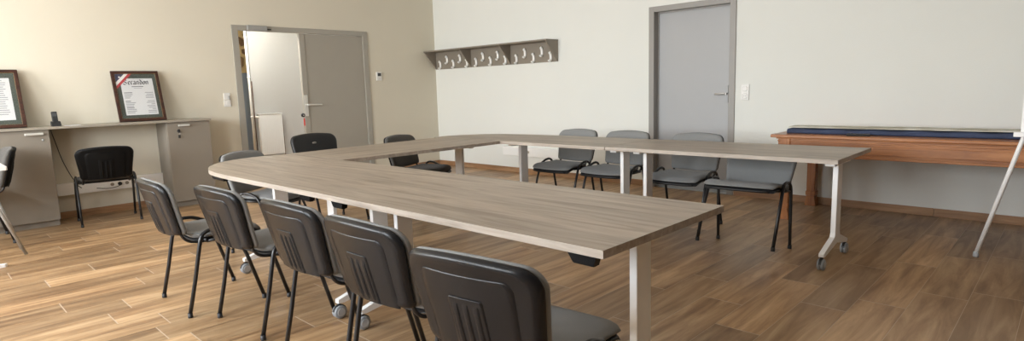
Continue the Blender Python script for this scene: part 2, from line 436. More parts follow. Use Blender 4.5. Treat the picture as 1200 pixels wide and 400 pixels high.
t = thing('radiator', 'white panel radiator on the corridor wall seen through the doorway', 'radiator', (-1.5, -2.19, 0))
mb = MB(); mb.box(.05, .12, -.19, .16, .31, .94, 'radiator', .008)
for k in range(11): mb.box(.119, .123, -.17 + k * .031, -.155 + k * .031, .34, .91, 'radiator', .001)
mb.build('panel', t)
mb = MB(); mb.box(.04, .13, -.20, .17, .94, .955, 'radiator', .003)
for k in range(9): mb.box(.055, .115, -.18 + k * .04, -.165 + k * .04, .955, .957, 'dark_metal')
mb.build('grille', t)
mb = MB(); mb.box(.045, .118, .16, .172, .31, .94, 'radiator', .002); mb.build('side_cover', t)
mb = MB(); mb.tube([(.06, .20, .0), (.06, .20, .92), (.06, .17, .92)], .009, 'pipe_brown', 8); mb.tube([(.06, -.235, 0), (.06, -.235, 1.45)], .009, 'pipe_brown', 8)
mb.tube([(.06, -.23, .28), (.06, .20, .28)], .012, 'pipe_brown', 8)
mb.build('pipe', t)
mb = MB(); mb.lathe([(.010, 0), (.018, .008), (.018, .034), (.012, .04)], 'white_plastic', 12, 'Y', (.08, -.232, .90)); mb.box(.07, .09, -.20, -.19, .89, .91, 'chrome'); mb.build('valve', t)

mb = MB(); mb.tube([(-1.46, -2.455, 0), (-1.46, -2.455, 2.69)], .018, 'white_metal', 12)
for z in (.9, 1.5, 2.1): mb.lathe([(.024, 0), (.024, .02)], 'white_metal', 12, 'Z', (-1.46, -2.455, z))
tag(mb.build('heating_pipe'), 'white vertical pipe at the corridor wall corner beside the radiator', 'pipe')

# ------------------------------------------------------------------ wall fittings
def wallbox(name, label, cat, group=None): return thing(name, label, cat, group=group)
t = thing('thermostat', 'small white thermostat with grey display between the double door and the corner', 'thermostat', (0, -1.108, 1.40))
mb = MB(); mb.box(0, .022, -.045, .045, 0, .13, 'white_plastic', .005); mb.build('housing', t)
mb = MB(); mb.box(.0225, .024, -.028, .03, .068, .115, 'screen_grey', .001); mb.build('display', t)
mb = MB(); mb.box(.0225, .026, -.01, .02, .022, .034, 'satin', .002); mb.build('button', t)

t = thing('key_switch', 'upper white wall switch with a grey key beside the double door', 'switch', (0, -3.345, 1.195))
mb = MB(); mb.box(0, .012, -.04, .04, 0, .08, 'white_plastic', .004); mb.build('plate', t)
mb = MB(); mb.box(.012, .03, .012, .022, .03, .045, 'silver', .003); mb.box(.014, .03, .014, .020, -.005, .03, 'silver', .002); mb.build('key', t)
t = thing('wall_switch', 'lower white round-button wall switch beside the double door', 'switch', (0, -3.345, 1.105))
mb = MB(); mb.box(0, .012, -.042, .042, 0, .085, 'white_plastic', .004); mb.build('plate', t)
mb = MB(); mb.lathe([(.028, 0), (.028, .003), (.026, .004)], 'white_plastic', 24, 'X', (.012, .004, .042)); mb.build('button', t)

t = thing('wall_socket', 'white double wall unit with switch over socket right of the grey back door', 'socket', (5.138, 0, 1.03))
mb = MB(); mb.box(-.042, .042, -.012, 0, 0, .165, 'white_plastic', .004); mb.build('plate', t)
mb = MB(); mb.lathe([(.027, 0), (.027, -.004), (.024, -.006)], 'white_plastic', 24, 'Y', (0, -.012, .12)); mb.build('button', t)
mb = MB(); mb.lathe([(.029, 0), (.029, -.005), (.024, -.005), (.023, -.001)], 'white_plastic', 24, 'Y', (0, -.012, .043))
for s_ in (-1, 1): mb.lathe([(.003, 0), (.003, -.0015)], 'black_matt', 8, 'Y', (s_ * .009, -.0135, .043))
mb.build('outlet', t)

def trunking(loc, length, axis, label, sockets, x_or):
    t = thing('cable_trunking', label, 'trunking', loc)
    mb = MB()
    if axis == 'X': mb.box(0, length, -.05, 0, 0, .125, 'hook_white', .004)
    else: mb.box(0, .05, 0, length, 0, .125, 'hook_white', .004)
    mb.build('casing', t)
    for s_ in sockets:
        mb = MB()
        if axis == 'X':
            mb.box(s_ - .03, s_ + .03, -.054, -.049, .035, .09, 'hook_white', .002)
            mb.lathe([(.019, 0), (.019, -.001)], 'cab_top', 14, 'Y', (s_, -.054, .062))
            for q in (-.007, .007): mb.lathe([(.003, 0), (.003, -.0015)], 'black_matt', 8, 'Y', (s_ + q, -.055, .062))
        else:
            mb.box(.049, .054, s_ - .03, s_ + .03, .035, .09, 'hook_white', .002)
            mb.lathe([(.019, 0), (.019, .001)], 'cab_top', 14, 'X', (.054, s_, .062))
            for q in (-.007, .007): mb.lathe([(.003, 0), (.003, .0015)], 'black_matt', 8, 'X', (.055, s_ + q, .062))
        mb.build('outlet', t)
    return t
trunking((1.55, 0, .252), 1.3, 'X', 'white cable trunking with sockets low on the back wall under the table', [.35, .43, .51], 0)
trunking((0, -5.19, .248), 1.03, 'Y', 'white cable trunking with sockets low on the wall under the grey worktop', [.52, .59, .66, .73], 0)

# coat rack
t = thing('coat_rack', 'taupe wall coat rack with top shelf and fifteen white hooks', 'coat rack', (.03, 0, 1.565), )
mb = MB(); mb.box(0, 2.575, -.018, 0, 0, .27, 'rack', .002); mb.build('back_panel', t)
mb = MB(); mb.box(-.005, 2.58, -.255, 0, .27, .288, 'rack', .002); mb.build('shelf', t)
for x in (.0, .845, 1.69, 2.557):
    mb = MB(); mb.prism([(-.018, .0), (-.018, .27), (-.25, .27)], x, x + .018, 'rack', 'X'); mb.build('bracket', t)
hx = [.13, .30, .455, .615, .775, .985, 1.14, 1.30, 1.455, 1.61, 1.83, 1.995, 2.155, 2.31, 2.465]
for i, x in enumerate(hx):
    hi = i % 2 if i < 5 else ((i + 1) % 2 if i < 10 else i % 2)
    hi = {0: 0, 1: 1, 2: 0, 3: 1, 4: 0, 5: 0, 6: 1, 7: 0, 8: 1, 9: 0, 10: 0, 11: 1, 12: 0, 13: 1, 14: 0}[i]
    z = .005 + hi * .072
    mb = MB()
    mb.tube(smooth_path([(x, -.040, z + .118), (x, -.030, z + .100), (x, -.026, z + .075), (x, -.024, z + .042), (x, -.034, z + .014), (x, -.052, z + .006), (x, -.064, z + .018)], 4), .021, 'hook_white', 10, ry=.013)
    mb.lathe([(.008, -.056), (.020, -.050), (.020, -.038), (.006, -.034)], 'hook_white', 10, 'Y', (x, 0, z + .114))
    mb.box(x - .012, x + .012, -.024, -.018, z + .03, z + .085, 'hook_white', .002)
    mb.build('hook', t)

# ------------------------------------------------------------------ left cabinets and worktop
WT0, WT1 = .965, .987
mb = MB(); mb.box(.001, .42, -6.7, -3.70, WT0, WT1, 'cab_top', .002)
tag(mb.build('worktop'), 'long grey worktop spanning both low cabinets along the left wall', 'worktop')
def cabinet(y0, y1, label, hy0, hy1, ky, keys):
    t = thing('cabinet', label, 'cabinet', (0, y0, 0)); w = y1 - y0
    mb = MB(); mb.box(.002, .375, 0, .018, .06, WT0, 'cab', .001); mb.box(.002, .375, w - .018, w, .06, WT0, 'cab', .001)
    mb.box(.002, .375, .018, w - .018, .06, .078, 'cab'); mb.box(.002, .375, .018, w - .018, WT0 - .018, WT0, 'cab'); mb.box(.002, .012, .018, w - .018, .078, WT0 - .018, 'cab')
    mb.box(.03, .375, .018, w - .018, .5, .515, 'cab')
    mb.build('body', t)
    mb = MB(); mb.box(.005, .36, .01, w - .01, 0, .06, 'cab'); mb.build('plinth', t)
    mb = MB(); mb.box(.377, .396, .004 if w < .8 else .004, w - .004, .062, WT0 - .004, 'cab', .0015); dr = mb.build('door', t)
    mb = MB(); a, b_ = hy0 - y0, hy1 - y0
    mb.box(.412, .426, a, b_, .915, .937, 'satin', .004); mb.box(.396, .414, a + .012, a + .022, .92, .932, 'satin'); mb.box(.396, .414, b_ - .022, b_ - .012, .92, .932, 'satin')
    mb.build('handle', dr)
    k = ky - y0
    mb = MB(); mb.lathe([(.011, 0), (.011, .004), (.007, .007)], 'silver' if not keys else 'black_matt', 14, 'X', (.396, k, .865))
    if keys:
        mb.box(.402, .425, k - .0015, k + .0015, .858, .872, 'silver'); mb.box(.422, .430, k - .012, k + .012, .845, .885, 'black_matt', .003)
        mb.tube(smooth_path([(.427, k, .85), (.430, k + .006, .835), (.428, k + .002, .82)], 4), .002, 'silver', 6)
        mb.box(.424, .432, k - .012, k + .012, .785, .822, 'black_matt', .004)
    mb.build('lock', dr)
    return t
cabinet(-6.10, -5.205, 'wide greige cabinet at the photo\'s left edge under the worktop', -5.40, -5.255, -5.262, False)
cabinet(-4.165, -3.712, 'narrow greige cabinet with hanging keys at the worktop\'s right end', -4.055, -3.935, -4.055, True)

# framed documents leaning on the wall
def framed(loc, w, h, tilt, label, kind, rz=0):
    t = thing('framed_document', label, 'picture frame', loc)
    # local: face looks +x, width along y, height along z; tilt back about y-axis at the base
    T = Matrix.Rotation(-tilt, 4, 'Y')
    fw = .032
    mb = MB()
    for q in ((0, w, 0, fw), (0, w, h - fw, h)):
        mb.box(-.012, .012, q[0], q[1], q[2], q[3], 'frame_wood', .004)
    for q in ((0, fw), (w - fw, w)): mb.box(-.012, .012, q[0], q[1], fw, h - fw, 'frame_wood', .004)
    for q in ((fw - .002, w - fw + .002, fw - .002, fw + .0015), (fw - .002, w - fw + .002, h - fw - .0015, h - fw + .002)): mb.box(0, .008, *q, 'gold')
    for q in ((fw - .002, fw + .0015), (w - fw - .0015, w - fw + .002)): mb.box(0, .008, q[0], q[1], fw, h - fw, 'gold')
    mb.xf(T); mb.build('frame', t)
    mb = MB(); mb.box(-.008, .0, fw * .5, w - fw * .5, fw * .5, h - fw * .5, 'mat_green'); mb.xf(T); mb.build('mount', t)
    if kind == 'title':
        a, b_, c, e = .078, w - .07, .072, h - .085
    else: a, b_, c, e = .09, w - .075, .08, h - .085
    mb = MB(); mb.box(.0, .0015, a, b_, c, e, 'paper')
    pw, ph = b_ - a, e - c
    X = .0015
    def bar(y0, y1, z0, z1, m='ink_soft'): mb.box(X, X + .0004, a + y0 * pw, a + y1 * pw, c + z0 * ph, c + z1 * ph, m)
    random.seed(3)
    if kind == 'title':
        # blackletter title drawn with a broad nib: "Sérandon"
        nib = Vector((.23, .19))
        G = {
         'S': ([[(.9, 1.15), (.7, 1.38), (.3, 1.38), (.1, 1.12), (.2, .88), (.72, .62), (.88, .32), (.62, .02), (.25, .02), (.05, .25)]], 1.15),
         'e': ([[(.12, .85), (.12, .15), (.4, .0), (.6, .15)], [(.12, .85), (.4, 1.02), (.56, .72), (.15, .42)], [(.15, .42), (.5, .66)]], .72),
         'r': ([[(.0, .85), (.15, .95), (.15, .1), (.3, 0)], [(.15, .8), (.4, 1.0), (.55, .9)]], .62),
         'a': ([[(.1, .9), (.4, 1.0), (.5, .85), (.5, .1), (.65, 0)], [(.5, .55), (.1, .4), (.1, .1), (.3, 0), (.5, .15)]], .78),
         'n': ([[(.0, .85), (.13, .95), (.13, .02)], [(.13, .85), (.45, 1.0), (.58, .85), (.58, .02)]], .90),
         'd': ([[(.1, .8), (.1, .15), (.35, .0), (.55, .2), (.55, .75), (.1, 1.45)], [(.1, .75), (.35, .95), (.55, .8)]], .76),
         'o': ([[(.1, .8), (.1, .15), (.33, 0), (.55, .2), (.55, .85), (.33, 1.0), (.1, .8)]], .74)}
        word = ['S', 'e', 'r', 'a', 'n', 'd', 'o', 'n']
        tot = sum(G[k][1] for k in word); sc = pw * .80 / tot; x = a + pw * .08; zb = c + ph * .835
        def stroke(p, q):
            P = [Vector(p) - nib / 2, Vector(p) + nib / 2, Vector(q) + nib / 2, Vector(q) - nib / 2]
            cr = (P[1] - P[0]).cross(P[3] - P[0]) if False else None
            try: mb.bm.faces.new([mb.bm.verts.new((X + .0005, x + v.x * sc, zb + v.y * sc)) for v in P]).material_index = mb.mi('ink')
            except ValueError: pass
        for i, k in enumerate(word):
            for st in G[k][0]:
                for p, q in zip(st, st[1:]): stroke(p, q)
            if i == 1: stroke((.25, 1.3), (.55, 1.6))
            x += G[k][1] * sc
        bar(.30, .72, .955, .963); bar(.32, .68, .765, .782, 'ink'); bar(.38, .62, .725, .735)
        for i, z in enumerate([.60, .55, .505, .46, .37, .325, .28, .235, .19, .145, .10, .055]):
            bar(.05, .05 + random.choice((.16, .25, .3, .2)) * (1.15 if i > 6 else 1), z, z + .018, 'ink' if i in (0, 4, 8) else 'ink_soft')
            bar(.95 - random.choice((.12, .22, .26)), .95, z, z + .016, 'ink_soft')
    else:
        for cx in (.08, .39, .70):
            for i in range(17):
                z = .93 - i * .05
                if random.random() < .92: bar(cx, cx + .22 * random.uniform(.7, 1), z, z + .016, 'ink_soft')
    mb.xf(T); mb.build('document', t)
    mb = MB(); mb.box(.004, .006, fw * .9, w - fw * .9, fw * .9, h - fw * .9, 'glass'); mb.xf(T); mb.build('glazing', t)
    if kind == 'title':
        mb = MB(); i0 = fw; top = h - fw
        def band(d0, d1, m):
            mb.prism([(i0, top - d0), (i0 + d0 * .95, top), (i0 + d1 * .95, top), (i0, top - d1)] if d0 > 0 else [(i0, top), (i0 + d1 * .95, top), (i0, top - d1)], .002, .0032, m, 'X')
        band(.0, .10, 'rib_blue'); band(.10, .14, 'rib_white'); band(.14, .175, 'rib_red')
        mb.box(.0032, .0036, i0 + .035, i0 + .053, top - .045, top - .03, 'rib_white')
        mb.xf(T); mb.build('ribbon', t)
    return t
framed((.215, -4.565, WT1 + .004), .462, .575, math.radians(16), 'brown framed certificate with tricolour ribbon and blackletter title on worktop', 'title')
framed((.215, -5.905, WT1 + .004), .56, .59, math.radians(16), 'brown framed list of names in columns at the photo\'s left edge', 'list')

# cordless phone
t = thing('cordless_phone', 'black cordless phone standing in its cradle on the grey worktop', 'telephone', (.22, -5.118, WT1))
mb = MB(); mb.prism([(-.045, 0), (.045, 0), (.04, .022), (.012, .045), (-.03, .05), (-.045, .02)], -.038, .038, 'black_matt', 'Y'); mb.build('cradle', t)
H = MB(); H.box(-.012, .014, -.024, .024, 0, .135, 'black_matt', .006); H.xf(Matrix.Translation((-.006, 0, .014)) @ Matrix.Rotation(math.radians(-14), 4, 'Y')); hs = H.build('handset', t)
H = MB(); H.box(.0143, .0155, -.017, .017, .085, .118, 'screen_grey', .001)
H.xf(Matrix.Translation((-.006, 0, .014)) @ Matrix.Rotation(math.radians(-14), 4, 'Y')); H.build('display', hs)
H = MB()
for i in range(4):
    for j in range(3): H.box(.0143, .0158, -.016 + j * .0115, -.008 + j * .0115, .022 + i * .014, .031 + i * .014, 'dark_metal', .001)
H.xf(Matrix.Translation((-.006, 0, .014)) @ Matrix.Rotation(math.radians(-14), 4, 'Y')); H.build('keypad', hs)
mb = MB(); mb.tube(smooth_path([(.055, -5.15, .963), (.045, -5.12, .82), (.040, -5.08, .62), (.050, -5.03, .46), (.064, -5.0, .39), (.066, -4.98, .34), (.062, -4.95, .31)], 6), .004, 'black_tube', 7)
tag(mb.build('phone_cable'), 'thin dark phone cable hanging under the worktop to the trunking', 'cable')
t = thing('power_plug', 'black plug with short lead in the trunking under the grey worktop', 'plug', (.055, -4.60, .31))
mb = MB(); mb.lathe([(.019, 0), (.02, .02), (.014, .035), (.007, .045)], 'black_matt', 14, 'X'); mb.build('body', t)
mb = MB(); mb.tube(smooth_path([(.045, 0, 0), (.06, -.03, -.02), (.04, -.12, -.035), (.02, -.22, -.02)], 5), .004, 'black_tube', 7); mb.build('lead', t)
mb = MB(); mb.box(.20, .33, -5.06, -4.93, WT1, WT1 + .003, 'paper'); mb.xf(Matrix.Identity(4))
tag(mb.build('paper_sheet'), 'small white sheet of paper lying on the worktop by the phone', 'paper')

# ------------------------------------------------------------------ conference tables
ZT, TH = .74, .027
def caster_mb(x, y):
    mb = MB()
    for s_ in (-1, 1):
        mb.lathe([(.010, .002), (.034, .002), (.037, .006), (.037, .016), (.033, .020), (.012, .021)] if s_ > 0 else [(.012, -.021), (.033, -.020), (.037, -.016), (.037, -.006), (.034, -.002), (.010, -.002)], 'grey_rubber', 20, 'X', (x, y, .0372))
        mb.lathe([(.024, s_ * .0205), (.022, s_ * .0235)] if s_ > 0 else [(.022, -.0235), (.024, -.0205)], 'grey_plastic', 16, 'X', (x, y, .0372))
    pts = [(math.cos(a) * .041, math.sin(a) * .041 + .0372) for a in [math.radians(q) for q in range(10, 171, 16)]]
    mb.prism([(y + p[0], p[1]) for p in pts] + [(y - .028, .045), (y + .028, .045)], x - .0075, x + .0075, 'dark_metal', 'X')
    mb.lathe([(.010, .068), (.010, .10)], 'dark_metal', 10, 'Z', (x, y, 0))
    return mb
def tleg(parent, x, yc, half=.255, rot=False, cy=None):
    """T-leg: flat column, splayed foot, castors. rot: leg lies across x instead of y"""
    grp = MB()
    cw = .0165
    cyl = cy if cy is not None else yc
    grp.box(x - cw, x + cw, cyl - .05, cyl + .05, .165, ZT - TH - .045, 'white_metal', .004)
    for s_ in (-1, 1):
        # sloping foot arm
        a = Vector((x, cyl + s_ * .02, .168)); b_ = Vector((x, yc + s_ * (half - .015), .098))
        pts = [(cyl + s_ * .05, .20), (cyl + s_ * .062, .175), (yc + s_ * (half + .012), .108), (yc + s_ * (half + .012), .088), (yc + s_ * (half - .02), .086), (cyl, .128), (cyl, .20)]
        if s_ < 0: pts = pts[::-1]
        grp.prism(pts, x - .016, x + .016, 'white_metal', 'X')
    grp.box(x - .03, x + .03, cyl - .18, cyl + .18, ZT - TH - .045, ZT - TH - .001, 'white_metal', .003)
    M4 = Matrix.Identity(4)
    if rot:
        M4 = Matrix.Translation((x, yc, 0)) @ Matrix.Rotation(PI / 2, 4, 'Z') @ Matrix.Translation((-x, -yc, 0))
    grp.xf(M4); leg = grp.build('leg', parent)
    for s_ in (-1, 1):
        c = caster_mb(x, yc + s_ * half); c.xf(M4); c.build('castor', leg)
    return leg
def beam(parent, x0, x1, y0, y1):
    mb = MB(); mb.box(x0, x1, y0, y1, ZT - TH - .05, ZT - TH - .012, 'white_metal', .003); mb.build('crossbar', parent)
def lever(parent, x0, x1, y, axis='X'):
    mb = MB()
    mb.prism([(x0, ZT - TH), (x1, ZT - TH), (x1 - .010, ZT - TH - .032), (x0 + .022, ZT - TH - .030)], y, y + .03, 'black_plastic', 'Y')
    mb.box(x0 + .02, x1 - .012, y + .005, y + .025, ZT - TH - .035, ZT - TH - .030, 'black_plastic', .002)
    mb.build('tilt_lever', parent)
def tabletop(parent, pts, m='topX'):
    mb = MB(); mb.prism(pts, ZT - TH, ZT, m, 'Z', side='edge', smooth_side=False); return mb.build('tabletop', parent)
G_T = 'grey oak conference tables'
TL = 'grey oak meeting table on white castor legs, '
# near row
t = thing('meeting_table', 'long grey oak meeting table with a square corner nearest the viewer', 'table', (0, 0, 0), 0, G_T)
tabletop(t, [(4.9503, -4.806), (6.70, -4.797), (6.70, -3.965), (4.9503, -3.972)])
for x in (5.069, 6.563): tleg(t, x, -4.385, .27, cy=-4.367)
beam(t, 5.09, 6.545, -4.40, -4.34); lever(t, 6.560, 6.672, -4.795); lever(t, 5.08, 5.192, -4.795)
t = thing('meeting_table', 'meeting table with one rounded end at the left of the nearest row', 'table', (0, 0, 0), 0, G_T)
arc = [(3.93, -4.825), (3.66, -4.82), (3.48, -4.800), (3.37, -4.77), (3.25, -4.722), (3.13, -4.65), (3.02, -4.55), (2.96, -4.46), (2.92, -4.37), (2.902, -4.25), (2.905, -4.12), (2.935, -4.03), (2.985, -3.972)]
arc = [tuple(v)[:2] for v in smooth_path([(p[0], p[1], 0) for p in arc], 3)]
tabletop(t, arc + [(4.9497, -3.972), (4.9497, -4.806)])
for x in (3.57, 4.832): tleg(t, x, -4.385, .27, cy=-4.367)
beam(t, 3.59, 4.81, -4.40, -4.34); lever(t, 4.745, 4.87, -4.795); lever(t, 3.46, 3.68, -4.785)
# connecting table
t = thing('meeting_table', 'meeting table crosswise at the far left joining the two long rows', 'table', (0, 0, 0), 0, G_T)
tabletop(t, [(2.925, -3.966), (3.775, -3.966), (3.785, -2.330), (2.86, -2.330)], 'topY')
for y in (-3.84, -2.44):
    tleg(t, 3.33, y, .255, rot=True, cy=y)
beam(t, 3.30, 3.36, -3.82, -2.46)
# far row
t = thing('meeting_table', 'meeting table with a rounded back corner in the far row below the coat rack', 'table', (0, 0, 0), 0, G_T)
arc = [(4.965, -1.575), (4.55, -1.578), (3.96, -1.59), (3.70, -1.605), (3.51, -1.625), (3.34, -1.66), (3.2, -1.705), (3.06, -1.77), (2.96, -1.85), (2.875, -1.96), (2.815, -2.08), (2.79, -2.20), (2.80, -2.324)]
arc = [tuple(v)[:2] for v in smooth_path([(p[0], p[1], 0) for p in arc], 3)]
tabletop(t, arc + [(3.788, -2.324), (4.965, -2.321)])
for x in (3.70, 4.897): tleg(t, x, -1.93, .255, cy=-1.915)
beam(t, 3.72, 4.88, -1.945, -1.885)
t = thing('meeting_table', 'meeting table at the right end of the far row before the grey door', 'table', (0, 0, 0), 0, G_T)
tabletop(t, [(4.972, -2.321), (6.668, -2.316), (6.663, -1.524), (4.972, -1.571)])
for x in (5.122, 6.563): tleg(t, x, -1.93, .255, cy=-1.915)
beam(t, 5.14, 6.545, -1.945, -1.885)

# ------------------------------------------------------------------ visitor chairs
def rr_outline(n=14):
    """backrest outline (x, z), counter-clockwise, tapering to the bottom, rounded corners"""
    HB, HT, ZB, ZTp = .218, .243, .455, .785
    pts = []
    def corner(cx, cz, r, a0, a1, k=7):
        for i in range(k + 1):
            a = math.radians(a0 + (a1 - a0) * i / k); pts.append((cx + r * math.cos(a), cz + r * math.sin(a)))
    corner(HB - .030, ZB + .040, .030, -80, 0)
    for i in range(1, 6): pts.append((HB + (HT - HB) * i / 6, ZB + .06 + (ZTp - .085 - ZB - .06) * i / 6))
    corner(HT - .065, ZTp - .077, .065, 0, 86)
    for i in range(1, 8):
        x = (HT - .065) * (1 - 2 * i / 8); pts.append((x, ZTp - .012 + .012 * (1 - (x / (HT - .065)) ** 2)))
    corner(-HT + .065, ZTp - .077, .065, 94, 180)
    for i in range(1, 6): pts.append((-(HT + (HB - HT) * i / 6), ZTp - .085 + (ZB + .06 - ZTp + .085) * i / 6))
    corner(-HB + .030, ZB + .040, .030, 180, 260)
    for i in range(1, 8):
        x = -(HB - .030) * (1 - 2 * i / 8); pts.append((x, ZB + .010 * ((x / (HB - .030)) ** 2)))
    return pts
OUT = rr_outline(); OC = (0, .615)
def back_y(x, z):
    """y of the mid surface of the backrest: leans back with height, wraps forward at the sides"""
    return -.016 - (z - .47) * .27 + .62 * x * x
def shell_pt(s_, i, off):
    x = OC[0] + (OUT[i][0] - OC[0]) * s_; z = OC[1] + (OUT[i][1] - OC[1]) * s_
    return (x, back_y(x, z) + off, z)
def ring_body(profile, m, extra=None):
    """closed cushion-like body: profile = list of (scale, y-offset) going back centre -> rim -> front centre"""
    mb = MB(); bm = mb.bm; n = len(OUT); rings = []
    for s_, off in profile:
        if s_ == 0: rings.append([bm.verts.new(shell_pt(0, 0, off))])
        else: rings.append([bm.verts.new(shell_pt(s_, i, off)) for i in range(n)])
    fs = []
    for A, B in zip(rings, rings[1:]):
        for i in range(n):
            j = (i + 1) % n
            if len(A) == 1: fs.append(bm.faces.new((A[0], B[j], B[i])))
            elif len(B) == 1: fs.append(bm.faces.new((A[i], A[j], B[0])))
            else: fs.append(bm.faces.new((A[i], A[j], B[j], B[i])))
    bmesh.ops.recalc_face_normals(bm, faces=fs); mb._tagf(fs, m, True)
    return mb
def strip(mb, x0, x1, z0, z1, h0, h1, m, n=8):
    """raised rib on the rear of the shell following its curve; side walls bevelled"""
    bm = mb.bm
    def P(x, z, h): return bm.verts.new((x, back_y(x, z) - .0175 - h, z))
    e = min(.004, (x1 - x0) * .3)
    rows = []
    for i in range(n + 1):
        z = z0 + (z1 - z0) * i / n
        hh = h1 if 0 < i < n else h0
        rows.append([P(x0, z, h0), P(x0 + e, z, hh), P(x1 - e, z, hh), P(x1, z, h0)])
    fs = []
    for A, B in zip(rows, rows[1:]):
        for k in range(3): fs.append(bm.faces.new((A[k], A[k + 1], B[k + 1], B[k])))
    mb._tagf(fs, m, True)
def plate(mb, wb, wt, z0, z1, rad, h, bev, m, nx=14, nz=16):
    """raised field on the rear of the shell: rounded top corners, bevelled sides, running out at the bottom"""
    bm = mb.bm; rows = []
    zs = [z0 + (z1 - z0) * i / nz for i in range(nz)] + [z1 - bev, z1]
    zs = sorted(zs + [z1 - rad * q for q in (.1, .3, .6)])
    for z in zs:
        w = wb + (wt - wb) * (z - z0) / (z1 - z0)
        d = z - (z1 - rad)
        if d > 0: w -= rad - math.sqrt(max(rad * rad - d * d, 0))
        xs = [-w, -w + bev] + [(-w + bev) + (2 * w - 2 * bev) * i / nx for i in range(1, nx)] + [w - bev, w]
        top = z >= z1 - 1e-6
        rows.append([bm.verts.new((x, back_y(x, z) - .0145 - (0 if (k in (0, len(xs) - 1) or top) else h + .0025), z)) for k, x in enumerate(xs)])
    fs = []
    for A, B in zip(rows, rows[1:]):
        for k in range(len(A) - 1): fs.append(bm.faces.new((A[k], A[k + 1], B[k + 1], B[k])))
    mb._tagf(fs, m, True)
def make_chair(label, fabric='fabric', shell='black_plastic'):
    t = thing('visitor_chair', label, 'chair')
    # plastic back shell with a moulded contour line and a ribbed panel
    prof = [(0, -.017), (.25, -.017), (.5, -.017), (.78, -.017), (.83, -.0185), (.88, -.020), (.93, -.0185), (.97, -.012), (.992, -.004), (1.0, .002), (.99, .006), (.93, .008), (.5, .008), (0, .008)]
    mb = ring_body(prof, shell)
    # ribbed panel, open at the bottom
    plate(mb, .160, .172, .462, .728, .036, .0025, .006, shell)
    plate(mb, .066, .066, .463, .655, .010, .0060, .004, shell)
    for x0, x1 in ((-.050, -.026), (-.012, .012), (.026, .050)): strip(mb, x0, x1, .466, .642, .004, .0095, shell)
    mb.build('back_shell', t)
    # upholstered pad on the front of the shell
    prof = [(0, .007), (.9, .007), (.975, .007), (.995, .012), (1.0, .022), (.985, .032), (.94, .040), (.86, .045), (.7, .047), (.4, .047), (0, .047)]
    ring_body(prof, fabric).build('backrest', t)
    # seat cushion: rounded, dished, waterfall front
    NX, NY = 15, 15
    def seat_xy(u, v):
        w = .238 + .010 * v - .012 * (v < -.2) * abs(v + .2)
        x = u * math.sqrt(1 - .16 * abs(v) ** 6 * u * u) * w
        y = .275 + (v * math.sqrt(1 - .20 * abs(u) ** 6 * v * v)) * .208
        if v > 0: y -= .030 * u * u * v
        return x, y
    def zt(u, v):
        e = max(abs(u), abs(v))
        z = .468 - .010 * (1 - u * u) * (1 - (v + .2) ** 2 * .6)
        z -= .020 * max(0, e - .80) / .2 * max(0, e - .80) / .2
        if v > .45: z -= .026 * ((v - .45) / .55) ** 2
        if v < -.6: z += .006 * (-.6 - v) / .4
        return z
    def grid_body(zoff_top, zbot, m, shrink=1.0):
        mb = MB(); bm = mb.bm
        T = [[None] * (NX + 1) for _ in range(NY + 1)]; B = [[None] * (NX + 1) for _ in range(NY + 1)]
        for j in range(NY + 1):
            for i in range(NX + 1):
                uu, vv = math.sin((2 * i / NX - 1) * PI / 2 * .999), math.sin((2 * j / NY - 1) * PI / 2 * .999)
                x, y = seat_xy(uu * shrink, vv * shrink)
                T[j][i] = bm.verts.new((x, y, zt(uu, vv) + zoff_top)); B[j][i] = bm.verts.new((x * .975, .275 + (y - .275) * .975, zt(uu, vv) * 0 + zbot - (.018 * max(0, (vv - .45) / .55) ** 2)))
        fs = []
        for j in range(NY):
            for i in range(NX):
                fs.append(bm.faces.new((T[j][i], T[j][i + 1], T[j + 1][i + 1], T[j + 1][i])))
                fs.append(bm.faces.new((B[j][i], B[j + 1][i], B[j + 1][i + 1], B[j][i + 1])))
        for i in range(NX):
            fs.append(bm.faces.new((T[0][i], B[0][i], B[0][i + 1], T[0][i + 1]))); fs.append(bm.faces.new((T[NY][i], T[NY][i + 1], B[NY][i + 1], B[NY][i])))
            fs.append(bm.faces.new((T[i][0], T[i + 1][0], B[i + 1][0], B[i][0]))); fs.append(bm.faces.new((T[i][NX], B[i][NX], B[i + 1][NX], T[i + 1][NX])))
        bmesh.ops.recalc_face_normals(bm, faces=fs); mb._tagf(fs, m, True)
        return mb
    grid_body(0, .436, fabric).build('seat', t)
    grid_body(-.0325, .424, 'black_matt', .985).build('seat_pan', t)
    # frame: one inverted U per side, split at its top into rear and front leg
    for s_ in (-1, 1):
        x = s_ * .250
        rear = [(x, 0, .012), (x, .045, .20), (x, .085, .39), (x * .995, .100, .445), (x * .985, .122, .470), (x * .975, .155, .481)]
        front = [(x * .975, .155, .481), (x * .97, .20, .477), (x * .97, .245, .460), (x * .985, .285, .430), (x, .340, .295), (x, .422, .012)]
        for pts in (rear, front):
            lp = pts[:2] + smooth_path(pts[1:], 4)[1:] if pts is rear else smooth_path(pts[:5], 4) + [pts[5]]
            mb = MB(); mb.tube(lp, .0112, 'black_tube', 10); lg = mb.build('leg', t)
            ft = pts[0] if pts is rear else pts[-1]
            mb = MB(); mb.lathe([(.013, 0), (.0138, .004), (.013, .028)], 'black_matt', 12, 'Z', (ft[0], ft[1] + (.002 if pts is rear else -.002), 0)); mb.build('foot_cap', lg)
    mb = MB()
    mb.tube([(-.245, .135, .4205), (.245, .135, .4205)], .0105, 'black_tube', 8); mb.tube([(-.245, .285, .4205), (.245, .285, .4205)], .0105, 'black_tube', 8)
    for s_ in (-1, 1): mb.tube([(s_ * .248, .135, .4205), (s_ * .248, .285, .4205)], .0095, 'black_tube', 8)
    mb.build('seat_frame', t)
